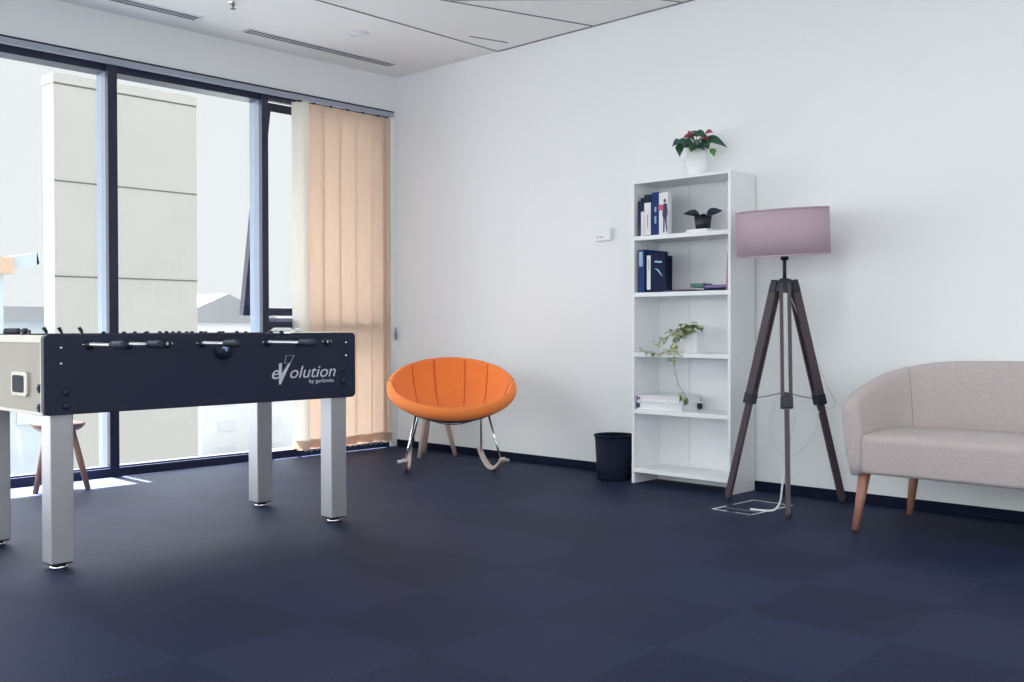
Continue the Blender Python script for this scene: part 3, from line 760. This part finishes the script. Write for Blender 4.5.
for rr, flip in ((vr[0], True), (vr[-1], False)):
    f = g.bm.faces.new(rr[::-1] if flip else rr); f.smooth = True
shell = g.build('shell', M['sofa'], t)
# seam where arm and back meet
sm_ = MB(); idx = 6*3+2
for i in (idx, len(path)-1-idx):
    row = rows[i+3]
    sm_ = MB(); sm_.tube([q + (V((cx_, -.5, q.z))-q).normalized()*.0005 for q in row[6:18]], .0022, 6); sm_.build('seam', M['piping'], shell)
# seat cushion: rounded front
sc = MB(); prof = []
y_f, y_b, z0_, z1_ = -.785, -.19, .276, .458
for cy, cz, a0, r_ in ((y_f+.02, z0_+.02, PI, .02), (y_f+.055, z1_-.055, PI, .055), (y_b-.02, z1_-.02+.012, PI/2, .02), (y_b-.01, z0_+.01, 0, .01)):
    for k in range(6):
        aa = a0 + (PI/2*k/5 if a0 == PI and cz < .35 else -PI/2*k/5)
        prof.append((cy + r_*math.cos(aa), cz + r_*math.sin(aa)))
# order: bottom front, top front, top back, bottom back
bf = [(y_f+.02 + .02*math.cos(PI*1.5-PI/2*k/5), z0_+.02+.02*math.sin(PI*1.5-PI/2*k/5)) for k in range(6)]
tf = [(y_f+.036 + .036*math.cos(PI-PI/2*k/7), z1_-.036+.036*math.sin(PI-PI/2*k/7)) for k in range(8)]
mid = [(-.6, z1_+.006), (-.45, z1_+.008)]
tb_ = [(y_b-.02+.02*math.cos(PI/2-PI/2*k/4), z1_-.02+.02*math.sin(PI/2-PI/2*k/4)) for k in range(5)]
bb = [(y_b, z0_)]
prof = bf + tf + mid + tb_ + bb
rows = []
for x, s in ((4.270, .90), (4.274, .97), (4.284, 1), (cx_, 1), (2*cx_-4.284, 1), (2*cx_-4.274, .97), (2*cx_-4.270, .90)):
    cyy, czz = (y_f+y_b)/2, (z0_+z1_)/2
    e_ = (1-s)*.12
    rows.append([V((x, (q[0]-cyy)*(1-e_*2)+cyy, (q[1]-czz)*(1-e_*3)+czz)) for q in prof])
vr = sc.grid(rows, closed_u=True); sc.bm.faces.new(vr[0][::-1]); sc.bm.faces.new(vr[-1])
sc.build('seat', M['sofa'], t)
MB().box(4.31, 2*cx_-4.31, -.60, -.14, .266, .287).build('seat_frame', M['blackmatte'], t)
for sx in (0, 1):
    for (px, py, bx_, by_) in ((4.258, -.715, 4.222, -.738), (4.285, -.19, 4.250, -.172)):
        if sx: px, bx_ = 2*cx_-px, 2*cx_-bx_
        lg = MB(); lg.tube([(bx_, by_, 0), ((px+bx_)/2, (py+by_)/2, .135), (px, py, .275)], [.0155, .0215, .0275], 18); lg.build('leg', M['sofaleg'], t)

# ------------------------------------------------------------------ orange rocking chair
fw = V((.76, -.65, 0)); sdv = V((.65, .76, 0))
C0 = V((1.414, -.719, .566)); ti = math.radians(22)
nb = fw*math.sin(ti) + Z*math.cos(ti); bdir = fw*math.cos(ti) - Z*math.sin(ti)      # bdir: from centre to front lip
def bowl(th, r, h): return C0 + (sdv*math.cos(th) + bdir*math.sin(th))*r + nb*h      # th = -90 deg at the back
t = thing('rocking_chair', (1.33, -.655, 0), 'orange padded bowl rocking chair with chrome legs and pale wooden rockers', 'chair')
nT = 288
half_seams = [[(.108, -.405), (.104, -.33), (.094, -.18), (.080, .02), (.074, .14)],
              [(.262, -.325), (.252, -.25), (.232, -.12), (.205, .04), (.190, .15)],
              [(.412, -.045), (.375, .0), (.325, .075), (.275, .16), (.255, .21)]]
seams = [[(sg*x, y) for x, y in q] for q in half_seams for sg in (-1, 1)]
def seam_dist(l, b_):
    best = 9.
    for q in seams:
        for (x0, y0_), (x1, y1_) in zip(q, q[1:]):
            dx_, dy_ = x1-x0, y1_-y0_; u = ((l-x0)*dx_+(b_-y0_)*dy_)/(dx_*dx_+dy_*dy_); u = min(1, max(0, u))
            best = min(best, math.hypot(l-x0-u*dx_, b_-y0_-u*dy_))
    return best
def on_bowl(l, b_):
    r_ = math.hypot(l, b_); th = math.atan2(b_, l)
    for (r0, h0), (r1, h1) in zip(prof, prof[1:]):
        if r0 <= r_ <= r1: return r_, th, h0 + (h1-h0)*(r_-r0)/(r1-r0)
    return r_, th, .03
prof = [(.0, -.170), (.08, -.168), (.16, -.158), (.23, -.136), (.285, -.103), (.330, -.060), (.362, -.014), (.376, .012), (.386, .031), (.398, .040), (.418, .030), (.430, .008), (.430, -.012), (.422, -.032), (.404, -.048)]
pf = [(p.x, p.y) for p in cr([V((a_, b_, 0)) for a_, b_ in prof], 3)]
cu = MB(); rows = []
for jj, (r, h) in enumerate(pf[1:], 1):
    j = jj/3
    row = []
    for k in range(nT):
        th = 2*PI*k/nT - PI
        gro = .0075*math.exp(-(seam_dist(r*math.cos(th), r*math.sin(th))/.011)**2) if j < 12 else 0.
        amp = min(1, max(0, (r-.03)/.12)) if j < 9 else (1 if j < 11 else .5)
        # wrinkles in the panels either side of the middle
        wr = .0035*math.sin(38*h*4 + 9*math.sin(th*3))*math.exp(-((abs(th+PI/2)-.62)/.2)**2) if 4 <= j <= 7 else 0
        v = bowl(th, r, h)
        c2 = bowl(th, .33, .06)      # push towards outside of the padding
        if j <= 8: v = v - (C0 + nb*.25 - v).normalized()*(gro*amp + wr)
        elif j < 12: v = v - (v - bowl(th, .38, -.02)).normalized()*gro*amp*.7
        row.append(v)
    rows.append(row)
vr = cu.grid(rows, closed_u=True)
cv = cu.bm.verts.new(bowl(0, 0, -.170))
for k in range(nT):
    f = cu.bm.faces.new([cv, vr[0][(k+1) % nT], vr[0][k]]); f.smooth = True
cush = cu.build('cushion', M['orange'], t)
for q in seams:
    sb_ = MB(); pts = []
    for p in cr([V((x, y, 0)) for x, y in q], 5):
        r_, th_, h_ = on_bowl(p.x, p.y); v = bowl(th_, r_, h_); pts.append(v - (C0 + nb*.25 - v).normalized()*.0052)
    sb_.tube(pts, .0028, 8); sb_.build('seam', M['orangeseam'], cush)
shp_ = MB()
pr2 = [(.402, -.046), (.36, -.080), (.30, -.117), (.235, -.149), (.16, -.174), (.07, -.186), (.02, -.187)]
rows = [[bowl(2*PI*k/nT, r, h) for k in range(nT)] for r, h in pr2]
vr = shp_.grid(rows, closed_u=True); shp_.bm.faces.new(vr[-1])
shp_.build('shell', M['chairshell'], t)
rk0 = V((1.33, -.655, 0))
ring = MB(); ring.tube([bowl(a, .205, -.168) for a in [2*PI*k/40 for k in range(40)]], .008, 8, closed=True); ring.build('base_ring', M['chrome'], t)
for sg in (-1, 1):
    spl = .055 if sg > 0 else .018
    rc = rk0 + sdv*(.272 if sg > 0 else .29)*sg
    ro = MB(); rows = []
    for k in range(25):
        u = -.34 + .68*k/24; zz = u*u/(2*.56)
        c = rc + fw*u + sdv*sg*spl*(u/.34) + Z*zz; sl_ = u/.56; nn = (Z - fw*sl_).normalized()
        hw, th2 = .017, .024
        rows.append([c - sdv*hw, c + sdv*hw, c + sdv*hw + nn*th2, c - sdv*hw + nn*th2])
    vr = ro.grid(rows, closed_u=True, smooth=False); ro.bm.faces.new(vr[0][::-1]); ro.bm.faces.new(vr[-1])
    rkr = ro.build('rocker', M['washwood'], t, bevel=.004)
    zt = .30*.30/(2*.56)+.02
    pg = MB(); pp = rc + fw*.315 + sdv*sg*spl*.92 + Z*(.315**2/1.12+.012)
    pg.tube([pp - sdv*.024*sg, pp + sdv*.045*sg], .011, 12); pg.build('peg', M['washwood'], rkr)
    # wires: front to the tip, rear to the tail
    af = bowl(0 if sg > 0 else PI, .300, -.178)
    a1 = bowl(math.radians(30) if sg > 0 else PI-math.radians(30), .275, -.138); a2 = bowl(math.radians(-20) if sg > 0 else PI+math.radians(20), .215, -.166)
    wf = MB(); wf.tube([a1, rc + fw*.285 + sdv*sg*spl*.84 + Z*.088], .0075, 12); wf.build('leg', M['chrome'], t)
    wr_ = MB(); e_ = rc - fw*.27 - sdv*sg*spl*.8 + Z*.085; wr_.tube([a2, e_], .0075, 12); wr_.build('leg', M['chrome'], t)
    if sg < 0:
        q = a2.lerp(e_, .70); MB().obox(q, sdv, fw, Z, .012, .012, .018).build('clamp', M['black'], rkr, bevel=.003)

# ------------------------------------------------------------------ wooden stools
def stool(loc, rot, wood, label):
    t = thing('stool', loc, label, 'stool', 'round wooden three-legged stools')
    p = V(loc)
    MB().lathe([(0, .372), (.06, .374), (.12, .384), (.138, .398), (.148, .398), (.151, .390), (.140, .372), (.11, .352), (.06, .345), (0, .345)], 40, p).build('seat', M[wood], t)
    for k in range(3):
        a = rot + 2*PI*k/3; d_ = V((math.cos(a), math.sin(a), 0))
        MB().tube([p + d_*.168, p + d_*.125 + Z*.17, p + d_*.075 + Z*.356], [.015, .019, .021], 14).build('leg', M[wood], t)
    return t
s1 = stool((.240, -2.818, 0), math.radians(-70), 'stoolwood', 'dark wooden round stool by the window, behind the foosball table')
s2 = stool((.672, -.222, 0), math.radians(-79), 'stoolpale', 'pale wooden stool behind the orange rocking chair')
for s in (s1, s2): del s['group']

# ------------------------------------------------------------------ foosball table
FX, BX, Y0, Y1, ZB, ZT = 2.300, 1.535, -3.715, -2.200, .617, .936
t = thing('foosball_table', ((FX+BX)/2, (Y0+Y1)/2, 0), 'navy foosball table with silver legs and a white logo on its side', 'foosball table')
pan = rounded(Y1-Y0, ZT-ZB, .022)
for xx in (FX-.030, BX):
    MB().prism(pan, (xx, Y0, ZB), Y, Z, X, .030).build('side_panel', M['navy'], t, bevel=.002)
ex0, ex1 = BX+.031, FX-.031
for e_, (ya, yb) in enumerate(((Y0+.012, Y0+.04), (Y1-.04, Y1-.012))):
    ep = MB(); ep.box(ex0+.028, ex1-.022, ya, yb, ZB+.012, ZT-.034); eo = ep.build('end_panel', M['champ'], t)
    eb = MB(); yo0, yo1 = (ya-.006, yb) if e_ == 0 else (ya, yb+.006)
    eb.box(ex1-.022, ex1, yo0, yo1, ZB-.002, ZT-.003); eb.box(ex0, ex0+.028, yo0, yo1, ZB-.002, ZT-.003)
    eb.box(ex0+.028, ex1-.022, yo0, yo1, ZT-.034, ZT-.003); eb.box(ex0+.028, ex1-.022, yo0, yo1, ZB-.002, ZB+.012)
    eb.build('edge_trim', M['champlight'], t, bevel=.002)
    if e_ == 0:
        go = MB(); go.prism(rounded(.165, .100, .02), (1.960, ya+.001, .684), X, Z, -Y, .012); ro_ = go.build('ball_return', M['champlight'], eo, bevel=.003)
        MB().prism(rounded(.115, .070, .012), (1.980, ya-.0112, .699), X, Z, -Y, .002).build('opening', M['blackmatte'], ro_)
        for zz in (.705, .628):
            lt = MB(); lt.box(2.224, 2.246, ya-.010, ya+.0, zz, zz+.033); lt.tube([(2.235, ya-.010, zz+.017), (2.235, ya-.014, zz+.017)], .007, 10)
            lt.build('latch', M['black'], eo, bevel=.003)
MB().box(ex0, ex1, Y0+.041, Y1-.041, .80, .812).build('playfield', M['green'], t)
MB().box(ex0, ex1, Y0+.041, Y1-.041, ZB+.004, ZB+.016).build('cabinet_floor', M['navy'], t)
# legs with levelling feet
for (lx, ly) in ((2.185, -3.682), (2.185, -2.330), (1.545, -3.690), (1.540, -2.338)):
    lg = MB(); lg.box(lx, lx+.090, ly, ly+.092, .024, ZB+.02)
    lo = lg.build('leg', M['alu'], t, bevel=.004)
    MB().box(lx+.006, lx+.084, ly+.006, ly+.086, .018, .024).build('end_cap', M['black'], lo)
    MB().lathe([(0, 0), (.034, 0), (.036, .006), (.030, .014), (.012, .019), (0, .019)], 22, (lx+.045, ly+.046, 0)).build('foot', M['chrome'], lo)
# screws and bolts on the front
for (yy, zz) in ((-3.648, .882), (-3.648, .819), (-2.258, .887), (-2.258, .823)):
    MB().lathe([(0, .0035), (.005, .003), (.0065, 0), (0, 0)], 12, (FX, yy, zz), Matrix.Rotation(PI/2, 3, 'Y')).build('screw', M['steel'], t)
for (yy, zz) in ((-3.630, .705), (-3.630, .650), (-2.276, .757), (-2.276, .698)):
    MB().lathe([(0, .008), (.012, .006), (.016, 0), (0, 0)], 16, (FX, yy, zz), Matrix.Rotation(PI/2, 3, 'Y')).build('bolt', M['navy'], t)
# rods: handles of one team on this side, of the other on the far side
ZR = .894; rys = [-3.535+.1660*k for k in range(8)]
men = {0: 1, 1: 2, 2: 3, 3: 5, 4: 5, 5: 3, 6: 2, 7: 1}
def man_mesh():
    m_ = MB()
    m_.tube([(0, 0, .036), (0, 0, .020), (0, 0, .0), (0, 0, -.04), (0, 0, -.062)], [.010, .012, .016, .012, .009], 10)
    m_.box(-.013, .013, -.013, .007, -.082, -.058); m_.lathe([(0, .028), (.010, .032), (.012, .041), (.008, .050), (0, .052)], 12)
    return m_
man_src = {}
for k, yy in enumerate(rys):
    front = k in (0, 1, 3, 5)
    reach = {0: .20, 1: .17, 3: .19, 5: .26}
    xa = BX-.10 if not front else BX-.02
    xb = FX + (reach[k] if front else .008)
    if not front: xa = BX-.16
    rd = MB(); rd.tube([(xa, yy, ZR), (xb, yy, ZR)], .008, 12); ro = rd.build('rod', M['steel'], t)
    hd = MB()
    prf = [(0, 0), (.013, .0), (.016, .012), (.014, .03), (.0165, .06), (.0165, .095), (.014, .112), (0, .114)]
    if front: hd.lathe(prf, 16, (xb, yy, ZR), Matrix.Rotation(PI/2, 3, 'Y'))
    else: hd.lathe(prf, 16, (xa, yy, ZR), Matrix.Rotation(-PI/2, 3, 'Y'))
    hd.build('handle', M['handle'], ro, recalc=True)
    be = MB(); be.lathe([(.0085, 0), (.020, 0), (.020, .005), (.014, .010), (.012, .014), (.0085, .014)], 20, (FX, yy, ZR), Matrix.Rotation(PI/2, 3, 'Y')); be.build('bearing', M['black'], ro)
    for dy in (-.024, .024):
        MB().lathe([(0, .0035), (.004, .003), (.0055, 0), (0, 0)], 10, (FX, yy+dy, ZR+.0), Matrix.Rotation(PI/2, 3, 'Y')).build('screw', M['steel'], ro)
    nm = men[k]; xs = [ (BX+FX)/2 + ((i-(nm-1)/2)*(.62/ max(nm, 1.6)) if nm > 1 else .0) for i in range(nm)]
    if k == 0: xs = [1.95]
    if k == 1: xs = [1.70, 1.915]
    up_ = k in (0, 1)
    for x in xs:
        mm = man_mesh(); rotm = Matrix.Rotation(math.radians(-148 if up_ else 4*(k % 3)), 4, 'X')
        if up_: bmesh.ops.transform(mm.bm, matrix=Matrix.Diagonal((.55, .55, 1, 1)), verts=mm.bm.verts)
        bmesh.ops.transform(mm.bm, matrix=Matrix.Translation((x, yy, ZR)) @ rotm, verts=mm.bm.verts)
        mm.build('player', M['black'] if k in (0, 1, 3, 5) else M['blackmatte'], ro)
# ball cup in the middle of the side
cp_ = MB(); cy_ = -2.935
rows = []
for (r, d_) in ((.042, 0), (.042, .016), (.034, .036), (.016, .046)):
    rows.append([V((FX + d_*1.0 if 0 else FX + r*math.sin(a)*.95, cy_ + r*math.cos(a), .868 - d_)) for a in [PI*k/14 for k in range(15)]])
cp_.grid(rows)
rows2 = [[q - V((.003, 0, -.002)) for q in r] for r in rows[:3]]
cp_.grid([r[::-1] for r in rows2]); cp_.build('ball_cup', M['black'], t)
bl = MB(); bl.lathe([(0, -.0165)] + [(.0165*math.cos(a), .0165*math.sin(a)) for a in [-PI/2+PI*k/10 for k in range(1, 10)]] + [(0, .0165)], 18, (FX+.024, cy_-.004, .862))
tag(bl.build('foosball', M['bluepaper']), 'small pale ball resting in the cup on the navy table side', 'ball')
# score counters on the two ends
def counter(y, mat, x0, label, beads=10, horizontal=True):
    c = MB(); c.tube([(x0, y, ZT+.013), (x0+.27, y, ZT+.013)], .003, 8)
    for xx in (x0, x0+.27): c.box(xx-.004, xx+.004, y-.004, y+.004, ZT-.004, ZT+.018)
    o = c.build('score_rail', M['black'] if mat == 'black' else M['plastic'], t)
    for k in range(beads):
        xx = x0 + .02 + .0165*k + (.045 if k > beads-3 else 0)
        b_ = MB(); b_.lathe([(.003, -.008), (.010, -.0075), (.0125, 0), (.010, .0075), (.003, .008)], 14, (xx, y, ZT+.013), Matrix.Rotation(PI/2, 3, 'Y')); b_.build('bead', M[mat], o)
counter(Y0+.030, 'black', 1.815, '', 11)
counter(Y1-.035, 'plastic', 1.62, '', 12)
MB().box(1.79, 2.16, Y1-.038, Y1-.012, ZT-.0025, ZT+.004).build('top_trim', M['champlight'], t)
# the logo
RYa = lambda y: y
lx = FX + .0004
text('e', .090, 'lettering', 'ink', t, (lx, -2.692, .7225), Y, Z, .28, wide=1.1)
text('olution', .082, 'lettering', 'ink', t, (lx, -2.592, .7235), Y, Z, .28, wide=1.14)
vv = MB()
# the big slanted V with an open outlined right arm
vv.prism([(.000, .070), (.016, .074), (.014, .022), (.052, .070), (.064, .072), (.010, -.026), (.000, -.026)], (lx, -2.645, .7225), Y, Z, X, .001)
vv.build('lettering', M['ink'], t)
q = [(.030, .072), (.040, .108), (.084, .108), (.062, .072)]
for a, b_ in zip(q, q[1:]+q[:1]):
    ol = MB(); ol.bar((lx, -2.645+a[0], .7225+a[1]), (lx, -2.645+b_[0], .7225+b_[1]), .0035, .0012, X); ol.build('lettering', M['ink'], t)
text('by garlando', .026, 'lettering', 'ink', t, (lx, -2.477, .6965), Y, Z, .0, wide=1.18).data.transform(Matrix.Identity(4))

# ------------------------------------------------------------------ light
W = bpy.data.worlds.new('sky'); bpy.context.scene.world = W; W.use_nodes = True
nt = W.node_tree; nt.nodes.clear()
N = nt.nodes.new; L = nt.links.new
tc = N('ShaderNodeTexCoord'); sp = N('ShaderNodeSeparateXYZ'); L(tc.outputs['Generated'], sp.inputs[0])
def mr(src, a, b_, c, d_):
    n = N('ShaderNodeMapRange'); n.interpolation_type = 'SMOOTHSTEP'
    for i, v in zip(('From Min', 'From Max', 'To Min', 'To Max'), (a, b_, c, d_)): n.inputs[i].default_value = v
    L(src, n.inputs[0]); return n.outputs[0]
# bright high sky on the window side, a softer sky behind the camera, pale horizon
ZEN, SIDE, BASE, BACK = 8.4, 1.2, .93, 2.9
def mul(a, b_):
    n = N('ShaderNodeMath'); n.operation = 'MULTIPLY'; L(a, n.inputs[0]); L(b_, n.inputs[1]); return n.outputs[0]
up = mul(mr(sp.outputs[2], .24, .60, 0, ZEN), mr(sp.outputs[0], .30, -.10, .25, 1)); side = mr(sp.outputs[0], -.45, .35, 0, SIDE)
back = mr(sp.outputs[1], -.15, -.6, 0, BACK); s2 = N('ShaderNodeMath'); s2.operation = 'MAXIMUM'; L(side, s2.inputs[0]); L(back, s2.inputs[1])
ad = N('ShaderNodeMath'); ad.operation = 'MAXIMUM'; L(up, ad.inputs[0]); L(s2.outputs[0], ad.inputs[1])
a2 = N('ShaderNodeMath'); a2.operation = 'ADD'; L(ad.outputs[0], a2.inputs[0]); a2.inputs[1].default_value = BASE
bg = N('ShaderNodeBackground'); bg.inputs[0].default_value = (.97, .995, 1.0, 1); L(a2.outputs[0], bg.inputs[1])
wo = N('ShaderNodeOutputWorld'); L(bg.outputs[0], wo.inputs[0])

sun = bpy.data.lights.new('sun', 'SUN'); sun.energy = 115; sun.angle = math.radians(.6); sun.color = (1, .985, .965)
so = bpy.data.objects.new('sun', sun); C.objects.link(so)
el = math.radians(64)
dirv = V((math.cos(el)*math.cos(.02), math.cos(el)*-.02, -math.sin(el)))
so.rotation_euler = dirv.to_track_quat('-Z', 'Y').to_euler(); so.location = (-8, 0, 14)
def portal(loc, sx, sy, d):
    l = bpy.data.lights.new('window_daylight', 'AREA'); l.shape = 'RECTANGLE'; l.size = sx; l.size_y = sy; l.cycles.is_portal = True
    o = bpy.data.objects.new('window_daylight', l); C.objects.link(o); o.location = loc
    o.rotation_euler = V(d).to_track_quat('-Z', 'Y').to_euler(); return o
portal((-.30, (RY+.4)/2, 1.33), 8.6, 2.7, (1, 0, 0))
portal((4.5, RY-.22, 1.5), 7.8, 2.3, (0, 1, 0))
portal((RX+.22, -4.8, 1.5), 7.2, 2.3, (-1, 0, 0))

# ------------------------------------------------------------------ camera
cam = bpy.data.cameras.new('camera'); co = bpy.data.objects.new('camera', cam); C.objects.link(co)
cam.sensor_width = 36; cam.lens = 1014.285*36/1024; cam.clip_end = 1000; cam.clip_start = .05
yaw, pit, rol = .76107, .0134739, -.0015597
F = V((-math.sin(yaw)*math.cos(pit), math.cos(yaw)*math.cos(pit), -math.sin(pit))); R = V((math.cos(yaw), math.sin(yaw), 0)); U = R.cross(F)
R2 = R*math.cos(rol)+U*math.sin(rol); U2 = -R*math.sin(rol)+U*math.cos(rol)
co.matrix_world = Matrix(((R2.x, U2.x, -F.x, 6.3462), (R2.y, U2.y, -F.y, -5.3172), (R2.z, U2.z, -F.z, .96089), (0, 0, 0, 1)))
S = bpy.context.scene; S.camera = co
S.view_settings.view_transform = 'Standard'; S.view_settings.look = 'None'; S.view_settings.gamma = 1; S.view_settings.exposure = 0
S.view_settings.use_curve_mapping = False
S.cycles.max_bounces = 10; S.cycles.diffuse_bounces = 6; S.cycles.transparent_max_bounces = 16
S.cycles.use_denoising = True
